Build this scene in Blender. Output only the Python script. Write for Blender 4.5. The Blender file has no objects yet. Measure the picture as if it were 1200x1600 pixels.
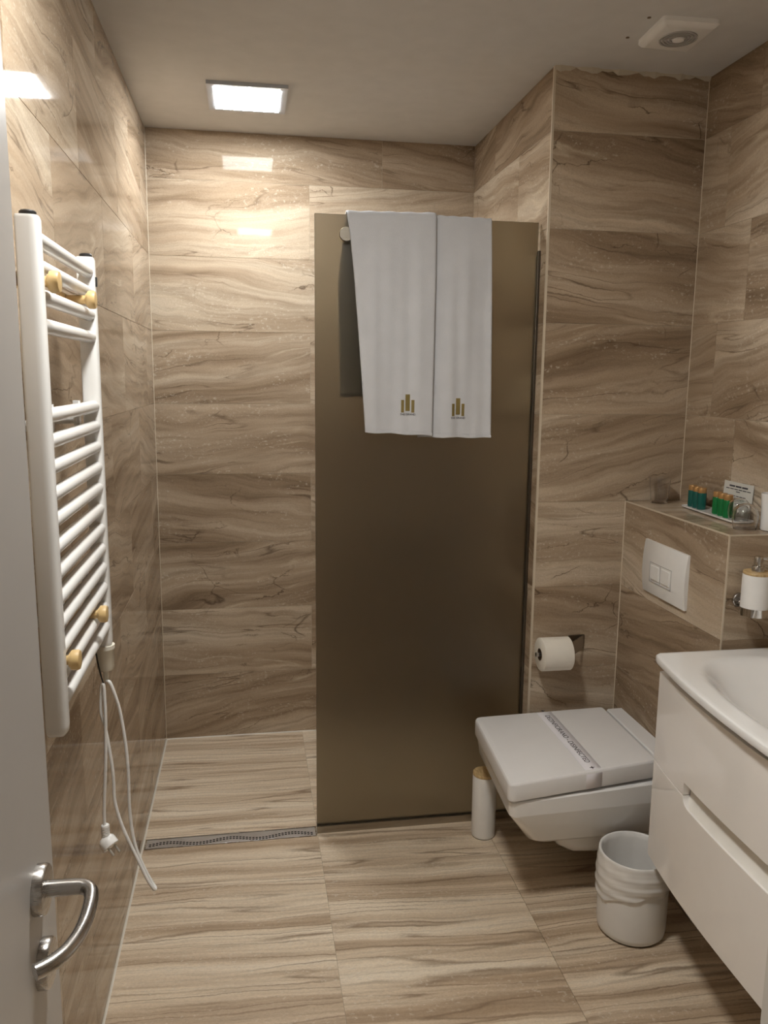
import bpy, bmesh, math, random
from mathutils import Vector, Matrix
random.seed(7)
S = bpy.context.scene
COL = S.collection

# ------------------------------------------------------------------ camera, world, exposure
cam_d = bpy.data.cameras.new('camera')
cam_d.sensor_fit = 'VERTICAL'; cam_d.sensor_height = 36.0
cam_d.lens = 36.0 * 1265.264 / 1600.0
cam_d.clip_start = 0.02
cam = bpy.data.objects.new('camera', cam_d); COL.objects.link(cam)
rt = Vector((0.98658411, -0.16294853, 0.00997838))
up = Vector((0.01710377, 0.16395471, 0.98631958))
fw = Vector((0.16235533, 0.97291656, -0.16454215))
M = Matrix((rt, up, -fw)).transposed().to_4x4()
M.translation = Vector((0.39166, -3.53899, 1.61906))
cam.matrix_world = M
S.camera = cam

world = bpy.data.worlds.new('world'); S.world = world; world.use_nodes = True
world.node_tree.nodes['Background'].inputs[0].default_value = (0.9, 0.92, 1.0, 1)
world.node_tree.nodes['Background'].inputs[1].default_value = 0.05

S.view_settings.view_transform = 'Standard'
S.view_settings.look = 'None'
S.view_settings.gamma = 1.0
S.view_settings.use_curve_mapping = False
S.view_settings.exposure = 0.0
LAMP1_STRENGTH, LAMP1_COLOR = 92.0, (0.97, 0.99, 0.985)
LAMP2_STRENGTH, LAMP2_COLOR = 146.0, (1.0, 0.975, 0.92)

# ------------------------------------------------------------------ dimensions
W1, W2, XC = 1.359, 1.890, 1.685       # shower width, right wall, face of the cistern ledge
E, YC = -0.917, -1.546                 # front of the column, near end of the ledge
H, LEDGE = 2.590, 1.200
TH = 0.30                              # tile course height
YF = -4.30                             # far end behind the camera
BX0, BX1, BY = 1.041, 1.89, -2.69       # wall block at the right of the entry

# ------------------------------------------------------------------ node helpers
class NT:
    def __init__(s, name):
        s.mat = bpy.data.materials.new(name); s.mat.use_nodes = True
        s.t = s.mat.node_tree; s.n = s.t.nodes; s.l = s.t.links
        s.bsdf = s.n['Principled BSDF']; s.out = s.n['Material Output']
    def add(s, typ, **kw):
        nd = s.n.new(typ)
        for k, v in kw.items(): setattr(nd, k, v)
        return nd
    def put(s, sock, v):
        if isinstance(v, bpy.types.NodeSocket): s.l.new(v, sock)
        else: sock.default_value = v
    def math(s, op, a, b=0.0, c=0.0, clamp=False):
        nd = s.add('ShaderNodeMath', operation=op, use_clamp=clamp)
        s.put(nd.inputs[0], a); s.put(nd.inputs[1], b); s.put(nd.inputs[2], c)
        return nd.outputs[0]
    def vec(s, x, y, z):
        nd = s.add('ShaderNodeCombineXYZ')
        for i, v in enumerate((x, y, z)): s.put(nd.inputs[i], v)
        return nd.outputs[0]
    def noise(s, v, scale=1.0, detail=3.0, rough=0.55, dist=0.0):
        nd = s.add('ShaderNodeTexNoise')
        s.put(nd.inputs['Vector'], v); nd.inputs['Scale'].default_value = scale
        nd.inputs['Detail'].default_value = detail; nd.inputs['Roughness'].default_value = rough
        nd.inputs['Distortion'].default_value = dist
        return nd.outputs['Fac']
    def ramp(s, f, stops, interp='LINEAR'):
        nd = s.add('ShaderNodeValToRGB'); cr = nd.color_ramp; cr.interpolation = interp
        while len(cr.elements) < len(stops): cr.elements.new(0.5)
        for e, (p, c) in zip(cr.elements, stops):
            e.position = p; e.color = (*c, 1) if len(c) == 3 else c
        s.put(nd.inputs[0], f)
        return nd.outputs[0]
    def mix(s, f, a, b, mode='MIX'):
        nd = s.add('ShaderNodeMix', data_type='RGBA', blend_type=mode)
        s.put(nd.inputs[0], f)
        s.put(nd.inputs[6], a if isinstance(a, bpy.types.NodeSocket) else (*a, 1))
        s.put(nd.inputs[7], b if isinstance(b, bpy.types.NodeSocket) else (*b, 1))
        return nd.outputs[2]
    def bump(s, h, strength=0.3, dist=0.002):
        nd = s.add('ShaderNodeBump'); nd.inputs['Strength'].default_value = strength
        nd.inputs['Distance'].default_value = dist; s.put(nd.inputs['Height'], h)
        s.l.new(nd.outputs[0], s.bsdf.inputs['Normal'])

def plain(name, col, rough=0.5, metal=0.0, spec=0.5, var=0.03, bump=0.0, bscale=200.0, coat=0.0, sub=0.0, trans=0.0, ior=1.45):
    m = NT(name)
    tc = m.add('ShaderNodeTexCoord')
    n = m.noise(tc.outputs['Object'], 14.0, 3.0)
    c = m.ramp(n, [(0.3, tuple(max(0, v * (1 - var)) for v in col)), (0.7, tuple(min(1, v * (1 + var)) for v in col))])
    m.l.new(c, m.bsdf.inputs['Base Color'])
    b = m.bsdf.inputs
    b['Roughness'].default_value = rough; b['Metallic'].default_value = metal
    b['Specular IOR Level'].default_value = spec; b['Coat Weight'].default_value = coat
    b['Coat Roughness'].default_value = 0.05
    b['Transmission Weight'].default_value = trans; b['IOR'].default_value = ior
    if bump: m.bump(m.noise(tc.outputs['Object'], bscale, 4.0, 0.7), bump, 0.001)
    return m.mat

def marble():
    m = NT('veined beige marble wall tile')
    tc = m.add('ShaderNodeTexCoord'); sp = m.add('ShaderNodeSeparateXYZ'); m.l.new(tc.outputs['Object'], sp.inputs[0])
    oi = m.add('ShaderNodeObjectInfo'); r = oi.outputs['Random']
    r2 = m.math('FRACT', m.math('MULTIPLY', r, 7.13)); r3 = m.math('FRACT', m.math('MULTIPLY', r, 23.7))
    x, z = sp.outputs[0], sp.outputs[2]
    ox = m.math('MULTIPLY', r, 91.0); oz = m.math('MULTIPLY', r2, 57.0)
    slope = m.math('MULTIPLY', m.math('SUBTRACT', r3, 0.5), 0.42)
    warp = m.noise(m.vec(m.math('ADD', m.math('MULTIPLY', x, 2.0), ox), m.math('MULTIPLY', z, 4.0), oz), 1.0, 2.0, 0.45)
    small = m.noise(m.vec(m.math('ADD', m.math('MULTIPLY', x, 16.0), ox), m.math('MULTIPLY', z, 22.0), oz), 1.0, 4.0, 0.6)
    h = m.math('ADD', z, m.math('MULTIPLY', slope, x))
    h = m.math('ADD', h, m.math('MULTIPLY', m.math('SUBTRACT', warp, 0.5), 0.15))
    h = m.math('ADD', h, m.math('MULTIPLY', m.math('SUBTRACT', small, 0.5), 0.016))
    band = m.noise(m.vec(m.math('ADD', m.math('MULTIPLY', x, 0.55), ox), m.math('MULTIPLY', h, 7.0), oz), 1.0, 4.0, 0.6)
    band = m.math('ADD', band, m.math('MULTIPLY', m.math('SUBTRACT', r2, 0.5), 0.09))
    col = m.ramp(band, [(0.26, (0.210, 0.147, 0.094)), (0.40, (0.312, 0.231, 0.157)), (0.50, (0.415, 0.322, 0.231)),
                        (0.60, (0.500, 0.407, 0.304)), (0.74, (0.630, 0.545, 0.435))])
    fine = m.noise(m.vec(m.math('ADD', m.math('MULTIPLY', x, 2.2), oz), m.math('MULTIPLY', h, 46.0), ox), 1.0, 5.0, 0.65)
    col = m.mix(0.75, col, m.ramp(fine, [(0.28, (0.58, 0.54, 0.50)), (0.5, (1, 1, 1)), (0.70, (1.16, 1.16, 1.15))]), 'MULTIPLY')
    # long dark strata lines
    ln = m.noise(m.vec(m.math('ADD', m.math('MULTIPLY', x, 0.8), oz), m.math('MULTIPLY', h, 9.0), ox), 1.0, 3.0, 0.5)
    d = m.math('ABSOLUTE', m.math('SUBTRACT', ln, 0.5))
    msk = m.noise(m.vec(m.math('ADD', m.math('MULTIPLY', x, 3.0), oz), m.math('MULTIPLY', h, 5.0), r), 1.0, 2.0)
    line = m.math('MULTIPLY', m.math('SUBTRACT', 1.0, m.math('DIVIDE', d, 0.010), clamp=True), m.ramp(msk, [(0.45, (0, 0, 0)), (0.62, (1, 1, 1))]))
    col = m.mix(m.math('MULTIPLY', line, 0.7), col, (0.105, 0.068, 0.042))
    # pale strata lines
    ln2 = m.noise(m.vec(m.math('ADD', m.math('MULTIPLY', x, 0.7), ox), m.math('MULTIPLY', h, 7.0), r2), 1.0, 3.0, 0.5)
    d2 = m.math('ABSOLUTE', m.math('SUBTRACT', ln2, 0.55))
    line2 = m.math('MULTIPLY', m.math('SUBTRACT', 1.0, m.math('DIVIDE', d2, 0.016), clamp=True), m.ramp(msk, [(0.34, (1, 1, 1)), (0.48, (0, 0, 0))]))
    col = m.mix(m.math('MULTIPLY', line2, 0.55), col, (0.66, 0.56, 0.42))
    # branching cracks
    vo = m.add('ShaderNodeTexVoronoi', feature='DISTANCE_TO_EDGE'); vo.inputs['Scale'].default_value = 1.0
    m.l.new(m.vec(m.math('ADD', m.math('ADD', m.math('MULTIPLY', x, 3.6), m.math('MULTIPLY', warp, 3.0)), ox),
                  m.math('ADD', m.math('MULTIPLY', h, 7.5), m.math('MULTIPLY', small, 0.5)), oz), vo.inputs['Vector'])
    cm = m.noise(m.vec(m.math('ADD', m.math('MULTIPLY', x, 4.0), oz), m.math('MULTIPLY', z, 4.0), ox), 1.0, 2.0)
    crack = m.math('MULTIPLY', m.math('SUBTRACT', 1.0, m.math('DIVIDE', vo.outputs['Distance'], 0.018), clamp=True), m.ramp(cm, [(0.56, (0, 0, 0)), (0.65, (1, 1, 1))]))
    col = m.mix(m.math('MULTIPLY', crack, 0.8), col, (0.085, 0.055, 0.034))
    # fossil specks
    sm = m.noise(m.vec(m.math('ADD', m.math('MULTIPLY', x, 3.0), ox), m.math('MULTIPLY', h, 11.0), r3), 1.0, 2.0)
    sk = m.noise(m.vec(m.math('MULTIPLY', x, 75.0), m.math('MULTIPLY', z, 105.0), ox), 1.0, 3.0, 0.6)
    spk = m.math('MULTIPLY', m.ramp(sk, [(0.57, (0, 0, 0)), (0.68, (1, 1, 1))]), m.ramp(sm, [(0.50, (0, 0, 0)), (0.60, (1, 1, 1))]))
    col = m.mix(m.math('MULTIPLY', spk, 0.42), col, (0.70, 0.63, 0.52))
    gr = m.noise(m.vec(m.math('MULTIPLY', x, 170.0), m.math('MULTIPLY', h, 330.0), oz), 1.0, 4.0, 0.7)
    col = m.mix(0.8, col, m.ramp(gr, [(0.30, (0.82, 0.81, 0.80)), (0.5, (1, 1, 1)), (0.70, (1.12, 1.12, 1.12))]), 'MULTIPLY')
    m.l.new(col, m.bsdf.inputs['Base Color'])
    m.bsdf.inputs['Roughness'].default_value = 0.05
    m.bsdf.inputs['Specular IOR Level'].default_value = 0.065
    return m.mat

def floor_marble():
    m = NT('striped travertine floor tile')
    tc = m.add('ShaderNodeTexCoord'); sp = m.add('ShaderNodeSeparateXYZ'); m.l.new(tc.outputs['Object'], sp.inputs[0])
    oi = m.add('ShaderNodeObjectInfo'); r = oi.outputs['Random']
    r2 = m.math('FRACT', m.math('MULTIPLY', r, 7.13)); r3 = m.math('FRACT', m.math('MULTIPLY', r, 23.7))
    x, z = sp.outputs[0], sp.outputs[2]
    ox = m.math('MULTIPLY', r, 91.0); oz = m.math('MULTIPLY', r2, 57.0)
    slope = m.math('MULTIPLY', m.math('SUBTRACT', r3, 0.35), 0.10)
    warp = m.noise(m.vec(m.math('ADD', m.math('MULTIPLY', x, 2.2), ox), m.math('MULTIPLY', z, 7.0), oz), 1.0, 2.0, 0.5)
    small = m.noise(m.vec(m.math('ADD', m.math('MULTIPLY', x, 24.0), ox), m.math('MULTIPLY', z, 30.0), oz), 1.0, 4.0, 0.65)
    h = m.math('ADD', z, m.math('MULTIPLY', slope, x))
    h = m.math('ADD', h, m.math('MULTIPLY', m.math('SUBTRACT', warp, 0.5), 0.055))
    h = m.math('ADD', h, m.math('MULTIPLY', m.math('SUBTRACT', small, 0.5), 0.012))
    band = m.noise(m.vec(m.math('ADD', m.math('MULTIPLY', x, 0.5), ox), m.math('MULTIPLY', h, 15.0), oz), 1.0, 3.0, 0.6)
    col = m.ramp(band, [(0.30, (0.390, 0.284, 0.188)), (0.42, (0.540, 0.420, 0.300)), (0.52, (0.675, 0.555, 0.415)), (0.68, (0.770, 0.665, 0.525))])
    fine = m.noise(m.vec(m.math('ADD', m.math('MULTIPLY', x, 3.0), oz), m.math('MULTIPLY', h, 85.0), ox), 1.0, 4.0, 0.65)
    col = m.mix(0.7, col, m.ramp(fine, [(0.30, (0.70, 0.68, 0.66)), (0.5, (1, 1, 1)), (0.70, (1.10, 1.10, 1.09))]), 'MULTIPLY')
    ln = m.noise(m.vec(m.math('ADD', m.math('MULTIPLY', x, 0.40), oz), m.math('MULTIPLY', h, 9.0), ox), 1.0, 2.0, 0.45)
    d = m.math('ABSOLUTE', m.math('SUBTRACT', m.math('FRACT', m.math('MULTIPLY', ln, 9.0)), 0.5))
    msk = m.noise(m.vec(m.math('ADD', m.math('MULTIPLY', x, 3.5), oz), m.math('MULTIPLY', h, 14.0), r), 1.0, 2.0)
    line = m.math('MULTIPLY', m.math('SUBTRACT', 1.0, m.math('DIVIDE', d, 0.12), clamp=True), m.ramp(msk, [(0.32, (0, 0, 0)), (0.52, (1, 1, 1))]))
    col = m.mix(m.math('MULTIPLY', line, 0.72), col, (0.200, 0.130, 0.078))
    sk = m.noise(m.vec(m.math('MULTIPLY', x, 70.0), m.math('MULTIPLY', z, 90.0), ox), 1.0, 3.0, 0.6)
    spk = m.math('MULTIPLY', m.ramp(sk, [(0.58, (0, 0, 0)), (0.64, (1, 1, 1))]), m.ramp(msk, [(0.46, (1, 1, 1)), (0.54, (0, 0, 0))]))
    col = m.mix(m.math('MULTIPLY', spk, 0.4), col, (0.72, 0.65, 0.55))
    gr = m.noise(m.vec(m.math('MULTIPLY', x, 120.0), m.math('MULTIPLY', h, 330.0), oz), 1.0, 4.0, 0.7)
    col = m.mix(0.8, col, m.ramp(gr, [(0.30, (0.82, 0.81, 0.80)), (0.5, (1, 1, 1)), (0.70, (1.12, 1.12, 1.12))]), 'MULTIPLY')
    m.l.new(col, m.bsdf.inputs['Base Color'])
    m.bsdf.inputs['Roughness'].default_value = 0.34
    return m.mat

def bamboo(name='bamboo'):
    m = NT(name)
    tc = m.add('ShaderNodeTexCoord'); sp = m.add('ShaderNodeSeparateXYZ'); m.l.new(tc.outputs['Object'], sp.inputs[0])
    n = m.noise(m.vec(m.math('MULTIPLY', sp.outputs[0], 300.0), m.math('MULTIPLY', sp.outputs[1], 40.0), m.math('MULTIPLY', sp.outputs[2], 40.0)), 1.0, 3.0)
    m.l.new(m.ramp(n, [(0.3, (0.42, 0.27, 0.12)), (0.6, (0.62, 0.45, 0.23)), (0.8, (0.70, 0.54, 0.31))]), m.bsdf.inputs['Base Color'])
    m.bsdf.inputs['Roughness'].default_value = 0.4
    return m.mat

def frosted():
    m = NT('bronze frosted glass')
    tc = m.add('ShaderNodeTexCoord')
    n = m.noise(tc.outputs['Object'], 900.0, 2.0)
    tint = m.ramp(n, [(0.3, (0.350, 0.312, 0.232)), (0.7, (0.380, 0.338, 0.252))])
    b = m.bsdf.inputs
    m.l.new(tint, b['Base Color'])
    b['Transmission Weight'].default_value = 1.0
    b['Roughness'].default_value = 0.40
    b['IOR'].default_value = 1.45
    return m.mat

def clear_glass(name, tint=(0.97, 0.97, 0.97), rough=0.0):
    m = NT(name)
    tc = m.add('ShaderNodeTexCoord'); n = m.noise(tc.outputs['Object'], 30.0, 2.0)
    m.l.new(m.ramp(n, [(0.3, tuple(v * 0.98 for v in tint)), (0.7, tint)]), m.bsdf.inputs['Base Color'])
    m.bsdf.inputs['Transmission Weight'].default_value = 1.0
    m.bsdf.inputs['Roughness'].default_value = rough
    m.bsdf.inputs['IOR'].default_value = 1.45
    return m.mat

def brushed(name, col, rough=0.3):
    m = NT(name)
    tc = m.add('ShaderNodeTexCoord'); sp = m.add('ShaderNodeSeparateXYZ'); m.l.new(tc.outputs['Object'], sp.inputs[0])
    n = m.noise(m.vec(m.math('MULTIPLY', sp.outputs[0], 30.0), m.math('MULTIPLY', sp.outputs[1], 30.0), m.math('MULTIPLY', sp.outputs[2], 900.0)), 1.0, 2.0)
    m.l.new(m.ramp(n, [(0.3, tuple(v * 0.9 for v in col)), (0.7, col)]), m.bsdf.inputs['Base Color'])
    m.bsdf.inputs['Metallic'].default_value = 1.0
    m.l.new(m.ramp(n, [(0.2, (rough * 0.8,) * 3), (0.8, (rough * 1.2,) * 3)]), m.bsdf.inputs['Roughness'])
    return m.mat

def emitter(name, col, strength):
    m = NT(name)
    em = m.add('ShaderNodeEmission'); em.inputs[0].default_value = (*col, 1); em.inputs[1].default_value = strength
    m.l.new(em.outputs[0], m.out.inputs['Surface'])
    return m.mat

MARBLE, FLOOR = marble(), floor_marble()
GROUT = plain('cream grout', (0.52, 0.44, 0.335), 0.8)
TRIM = plain('cream edge trim', (0.62, 0.54, 0.42), 0.35)
PAINT = plain('matt white ceiling paint', (0.66, 0.655, 0.65), 0.9, bump=0.15, bscale=80)
PLASTER = plain('warm white plaster', (0.66, 0.63, 0.58), 0.85, bump=0.2)
DOORM = plain('pale grey lacquered door', (0.52, 0.505, 0.49), 0.35, var=0.01)
WHITE_METAL = plain('white enamelled steel', (0.80, 0.80, 0.79), 0.22, var=0.01)
CERAMIC = plain('white glazed ceramic', (0.87, 0.87, 0.865), 0.08, var=0.01, coat=0.3)
LIDM = plain('white gloss toilet plastic', (0.86, 0.86, 0.87), 0.14, var=0.01)
LACQ = plain('white gloss lacquer', (0.90, 0.875, 0.85), 0.07, var=0.01, coat=0.3)
WPLAST = plain('white plastic', (0.84, 0.835, 0.82), 0.3, var=0.02)
CREAMP = plain('cream plastic', (0.74, 0.71, 0.62), 0.35, var=0.02)
TERRY = plain('white terry cotton', (0.595, 0.605, 0.63), 0.95, spec=0.1, bump=0.9, bscale=420)
PAPER = plain('white tissue paper', (0.82, 0.78, 0.70), 0.9, spec=0.1, bump=0.4, bscale=120)
BANDP = plain('thin white paper', (0.90, 0.89, 0.95), 0.6)
CARDB = plain('brown cardboard core', (0.17, 0.12, 0.08), 0.9)
STEEL = brushed('brushed stainless steel', (0.52, 0.50, 0.48), 0.26)
CHROME = brushed('polished chrome', (0.72, 0.71, 0.69), 0.08)
DARKST = brushed('bronze anodised metal', (0.40, 0.36, 0.30), 0.32)
BLACK = plain('black plastic', (0.02, 0.02, 0.02), 0.4)
INK = plain('dark grey ink', (0.05, 0.05, 0.06), 0.7)
GOLDTH = plain('gold embroidery thread', (0.24, 0.18, 0.055), 0.6, var=0.2, bump=0.5, bscale=900)
GOLDCAP = plain('gold plastic cap', (0.52, 0.30, 0.12), 0.35, metal=0.4)
TEAL = plain('teal bottle plastic', (0.006, 0.10, 0.082), 0.15)
GREEN = plain('green bottle plastic', (0.006, 0.17, 0.045), 0.15)
BAMBOO = bamboo('bamboo wood')
HOOKW = plain('pale beech wood', (0.66, 0.47, 0.22), 0.4, var=0.12)
FROST = frosted()
CLEAR = clear_glass('clear glass')
LINER = plain('thin white bin liner', (0.80, 0.79, 0.77), 0.25, trans=0.0)
LFRAME = plain('white lamp frame', (0.50, 0.53, 0.58), 0.4)
EM1 = emitter('cool lamp diffuser', LAMP1_COLOR, LAMP1_STRENGTH)
EM2 = emitter('warm lamp diffuser', LAMP2_COLOR, LAMP2_STRENGTH)

# ------------------------------------------------------------------ object helpers
WL = {}                                                 # world position of every object made
def tag(o, label=None, cat=None, group=None, kind=None):
    if label: o['label'] = label
    if cat: o['category'] = cat
    if group: o['group'] = group
    if kind: o['kind'] = kind
    return o
def thing(name, label, cat, loc, group=None):
    o = bpy.data.objects.new(name, None); COL.objects.link(o); o.location = loc
    o.empty_display_size = 0.05
    WL[o] = Vector(loc)
    return tag(o, label, cat, group)
def obj(name, bm, mat, parent=None, smooth=False, bevel=0.0, segs=2, subsurf=0, recalc=True, angle=40):
    if recalc: bmesh.ops.recalc_face_normals(bm, faces=bm.faces)
    base = WL[parent] if parent is not None else None
    org = Vector((0, 0, 0)) if base is None else base
    if parent is None and bm.verts:
        xs = [v.co for v in bm.verts]
        org = Vector([(min(c[i] for c in xs) + max(c[i] for c in xs)) / 2 for i in range(2)] + [min(c[2] for c in xs)])
    bmesh.ops.translate(bm, verts=bm.verts, vec=-org)
    me = bpy.data.meshes.new(name); bm.to_mesh(me); bm.free()
    me.materials.append(mat)
    if smooth:
        me.polygons.foreach_set('use_smooth', [True] * len(me.polygons))
        me.set_sharp_from_angle(angle=math.radians(angle))
    o = bpy.data.objects.new(name, me); COL.objects.link(o)
    if parent is not None: o.parent = parent
    else: o.location = org
    WL[o] = org
    if bevel:
        b = o.modifiers.new('bevel', 'BEVEL'); b.width = bevel; b.segments = segs; b.limit_method = 'ANGLE'; b.angle_limit = math.radians(35)
        me.polygons.foreach_set('use_smooth', [True] * len(me.polygons))
        me.set_sharp_from_angle(angle=math.radians(50))
    if subsurf:
        sm = o.modifiers.new('subd', 'SUBSURF'); sm.levels = subsurf; sm.render_levels = subsurf
    return o
def copy_tree(o, loc, label=None, mats=None):
    c = o.copy(); COL.objects.link(c); c.location = loc
    if label: c['label'] = label
    for ch in list(o.children):
        k = ch.copy(); COL.objects.link(k); k.parent = c
        for g in list(ch.children):
            q = g.copy(); COL.objects.link(q); q.parent = k
    return c
BM = bmesh.new
def box(bm, x0, x1, y0, y1, z0, z1):
    vs = [bm.verts.new((x, y, z)) for z in (z0, z1) for y in (y0, y1) for x in (x0, x1)]
    for f in ((0, 1, 3, 2), (4, 5, 7, 6), (0, 1, 5, 4), (2, 3, 7, 6), (0, 2, 6, 4), (1, 3, 7, 5)):
        bm.faces.new([vs[i] for i in f])
    return bm
def loft(bm, rings, cap0=True, cap1=True, close=True):
    R = [[bm.verts.new(p) for p in r] for r in rings]
    n = len(R[0])
    for a, b in zip(R, R[1:]):
        for i in range(n if close else n - 1):
            j = (i + 1) % n
            bm.faces.new((a[i], a[j], b[j], b[i]))
    if cap0: bm.faces.new(R[0])
    if cap1: bm.faces.new(R[-1])
    return bm
def lathe(bm, prof, c=(0, 0, 0), axis='Z', segs=32, cap0=True, cap1=True):
    rings = []
    for r, h in prof:
        ring = []
        for i in range(segs):
            a = 2 * math.pi * i / segs; u, v = r * math.cos(a), r * math.sin(a)
            p = {'Z': (u, v, h), 'X': (h, u, v), 'Y': (u, h, v)}[axis]
            ring.append((c[0] + p[0], c[1] + p[1], c[2] + p[2]))
        rings.append(ring)
    return loft(bm, rings, cap0, cap1)
def tube(bm, pts, r, segs=12):
    P = [Vector(p) for p in pts]; rings = []
    t0 = (P[1] - P[0]).normalized()
    n = t0.orthogonal().normalized()
    for i, p in enumerate(P):
        t = ((P[min(i + 1, len(P) - 1)] - P[max(i - 1, 0)])).normalized()
        n = (n - t * n.dot(t)).normalized(); b = t.cross(n)
        rr = r[i] if isinstance(r, (list, tuple)) else r
        rings.append([p + (n * math.cos(2 * math.pi * k / segs) + b * math.sin(2 * math.pi * k / segs)) * rr for k in range(segs)])
    return loft(bm, rings)
def smooth_path(pts, n=8):
    P = [Vector(p) for p in pts]; out = []
    for i in range(len(P) - 1):
        a, b, c, d = P[max(i - 1, 0)], P[i], P[i + 1], P[min(i + 2, len(P) - 1)]
        for k in range(n):
            t = k / n
            out.append(0.5 * ((2 * b) + (c - a) * t + (2 * a - 5 * b + 4 * c - d) * t * t + (3 * b - a - 3 * c + d) * t ** 3))
    out.append(P[-1]); return out
def roundpoly(C, r, n=6):
    out = []; C = [Vector((c[0], c[1])) for c in C]
    for i, c in enumerate(C):
        a, b = C[i - 1], C[(i + 1) % len(C)]
        rr = r[i] if isinstance(r, (list, tuple)) else r
        p, q = c + (a - c).normalized() * rr, c + (b - c).normalized() * rr
        for k in range(n + 1):
            t = k / n
            out.append(p * (1 - t) ** 2 + c * 2 * t * (1 - t) + q * t * t)
    return out
def rpoly(C, r, d=0.0, n=6):
    C = [Vector((c[0], c[1])) for c in C]; out = []; m_ = len(C)
    area = sum(C[i].x * C[(i + 1) % m_].y - C[(i + 1) % m_].x * C[i].y for i in range(m_)); sg = 1 if area > 0 else -1
    R = r if isinstance(r, (list, tuple)) else [r] * m_
    for i, c in enumerate(C):
        e1 = (c - C[i - 1]).normalized(); e2 = (C[(i + 1) % m_] - c).normalized()
        n1 = Vector((-e1.y, e1.x)) * sg; n2 = Vector((-e2.y, e2.x)) * sg
        out.append(c + (n1 + n2) * d / (1 + n1.dot(n2)))
    return roundpoly(out, [max(q - d, 0.0015) for q in R], n)
def inset(poly, d):
    cx = sum(p.x for p in poly) / len(poly); cy = sum(p.y for p in poly) / len(poly); out = []
    n = len(poly)
    for i, p in enumerate(poly):
        t = (poly[(i + 1) % n] - poly[i - 1]).normalized(); nn = Vector((-t.y, t.x))
        if nn.dot(Vector((cx, cy)) - p) < 0: nn = -nn
        out.append(p + nn * d)
    return out
_font_cache = {}
def text_mesh(txt, size, origin, xdir, ydir, extrude=0.0002, align='CENTER'):
    cu = bpy.data.curves.new('t', 'FONT'); cu.body = txt; cu.size = size; cu.extrude = extrude
    cu.align_x = align; cu.align_y = 'CENTER'
    o = bpy.data.objects.new('t', cu); COL.objects.link(o)
    bpy.context.view_layer.update()
    me = bpy.data.meshes.new_from_object(o.evaluated_get(bpy.context.evaluated_depsgraph_get()))
    bpy.data.objects.remove(o); bpy.data.curves.remove(cu)
    bm = BM(); bm.from_mesh(me); bpy.data.meshes.remove(me)
    xd, yd = Vector(xdir).normalized(), Vector(ydir).normalized(); zd = xd.cross(yd)
    for v in bm.verts: v.co = Vector(origin) + xd * v.co.x + yd * v.co.y + zd * v.co.z
    return bm

# ------------------------------------------------------------------ the setting: walls, floor, ceiling with their tiles
GAP = 0.0012
_tiles = {}
def tile_mesh(w, h, mat, name):
    k = (round(w, 4), round(h, 4), mat.name)
    if k not in _tiles:
        a, b, c = w / 2 - GAP / 2, h / 2 - GAP / 2, 0.0004
        bm = BM()
        rings = [[(sx * i, y, sz * j) for sx, sz in ((-1, -1), (1, -1), (1, 1), (-1, 1))] for i, j, y in
                 ((a, b, 0.006), (a, b, c), (a - c, b - c, 0.0))]
        loft(bm, rings); bmesh.ops.recalc_face_normals(bm, faces=bm.faces)
        me = bpy.data.meshes.new(name); bm.to_mesh(me); bm.free(); me.materials.append(mat)
        _tiles[k] = me
    return _tiles[k]
def tile_face(parent, org, u, v, courses, mat=None, name='wall_tile'):
    """courses: (v0, v1, [u cuts]); u x (-n) = v, org is the corner on the finished face"""
    mat = mat or MARBLE
    u, v, org = Vector(u), Vector(v), Vector(org); n = -(v.cross(u))
    for v0, v1, cuts in courses:
        for a, b in zip(cuts, cuts[1:]):
            me = tile_mesh(b - a, v1 - v0, mat, name)
            o = bpy.data.objects.new(name, me); COL.objects.link(o)
            mw = Matrix((u, -n, v)).transposed().to_4x4()
            mw.translation = org + u * (a + b) / 2 + v * (v0 + v1) / 2 - WL[parent]
            o.parent = parent; o.matrix_local = mw
def structure(name, bm, mat):
    o = obj(name, bm, mat); o['kind'] = 'structure'; return o
def courses(length, cutsA, cutsB, top=H, start=0.0):
    out = []; k = 0; z = start
    while z < top - 1e-4:
        z1 = min(z + TH, top)
        c = [t for t in (cutsA if k % 2 else cutsB) if 0.02 < t < length - 0.02]
        out.append((z, z1, [0.0] + c + [length])); z = z1; k += 1
    return out
g = 0.0012
wall_back = structure('wall_back', box(BM(), -0.1, W2, g, 0.12, 0, H + 0.1), GROUT)
tile_face(wall_back, (0, 0, 0), (1, 0, 0), (0, 0, 1), courses(W1, [0.655], [0.96]))
wall_left = structure('wall_left', box(BM(), -0.12, -g, YF - 0.1, 0.12, 0, H + 0.1), GROUT)
tile_face(wall_left, (0, YF, 0), (0, 1, 0), (0, 0, 1), courses(-YF, [0.5 + 0.6 * k for k in range(7)], [0.2 + 0.6 * k for k in range(8)]))
wall_column = structure('wall_column', box(BM(), W1 + g, W2 + 0.1, E + g, 0.0, 0, H + 0.1), GROUT)
tile_face(wall_column, (W1, 0, 0), (0, -1, 0), (0, 0, 1), courses(-E, [0.6], [0.3]))
tile_face(wall_column, (W1, E, 0), (1, 0, 0), (0, 0, 1), courses(W2 - W1, [], []))
wall_right = structure('wall_right', box(BM(), W2 + g, W2 + 0.12, YF - 0.1, E + 0.1, 0, H + 0.1), GROUT)
tile_face(wall_right, (W2, E, 0), (0, -1, 0), (0, 0, 1), courses(E - YF, [0.15 + 0.6 * k for k in range(7)], [0.293 + 0.6 * k for k in range(7)]))
wall_ledge = structure('wall_ledge', box(BM(), XC + g, W2, YC + g, E, 0, LEDGE - g), GROUT)
tile_face(wall_ledge, (XC, E, 0), (0, -1, 0), (0, 0, 1), courses(E - YC, [], [], LEDGE))
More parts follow.
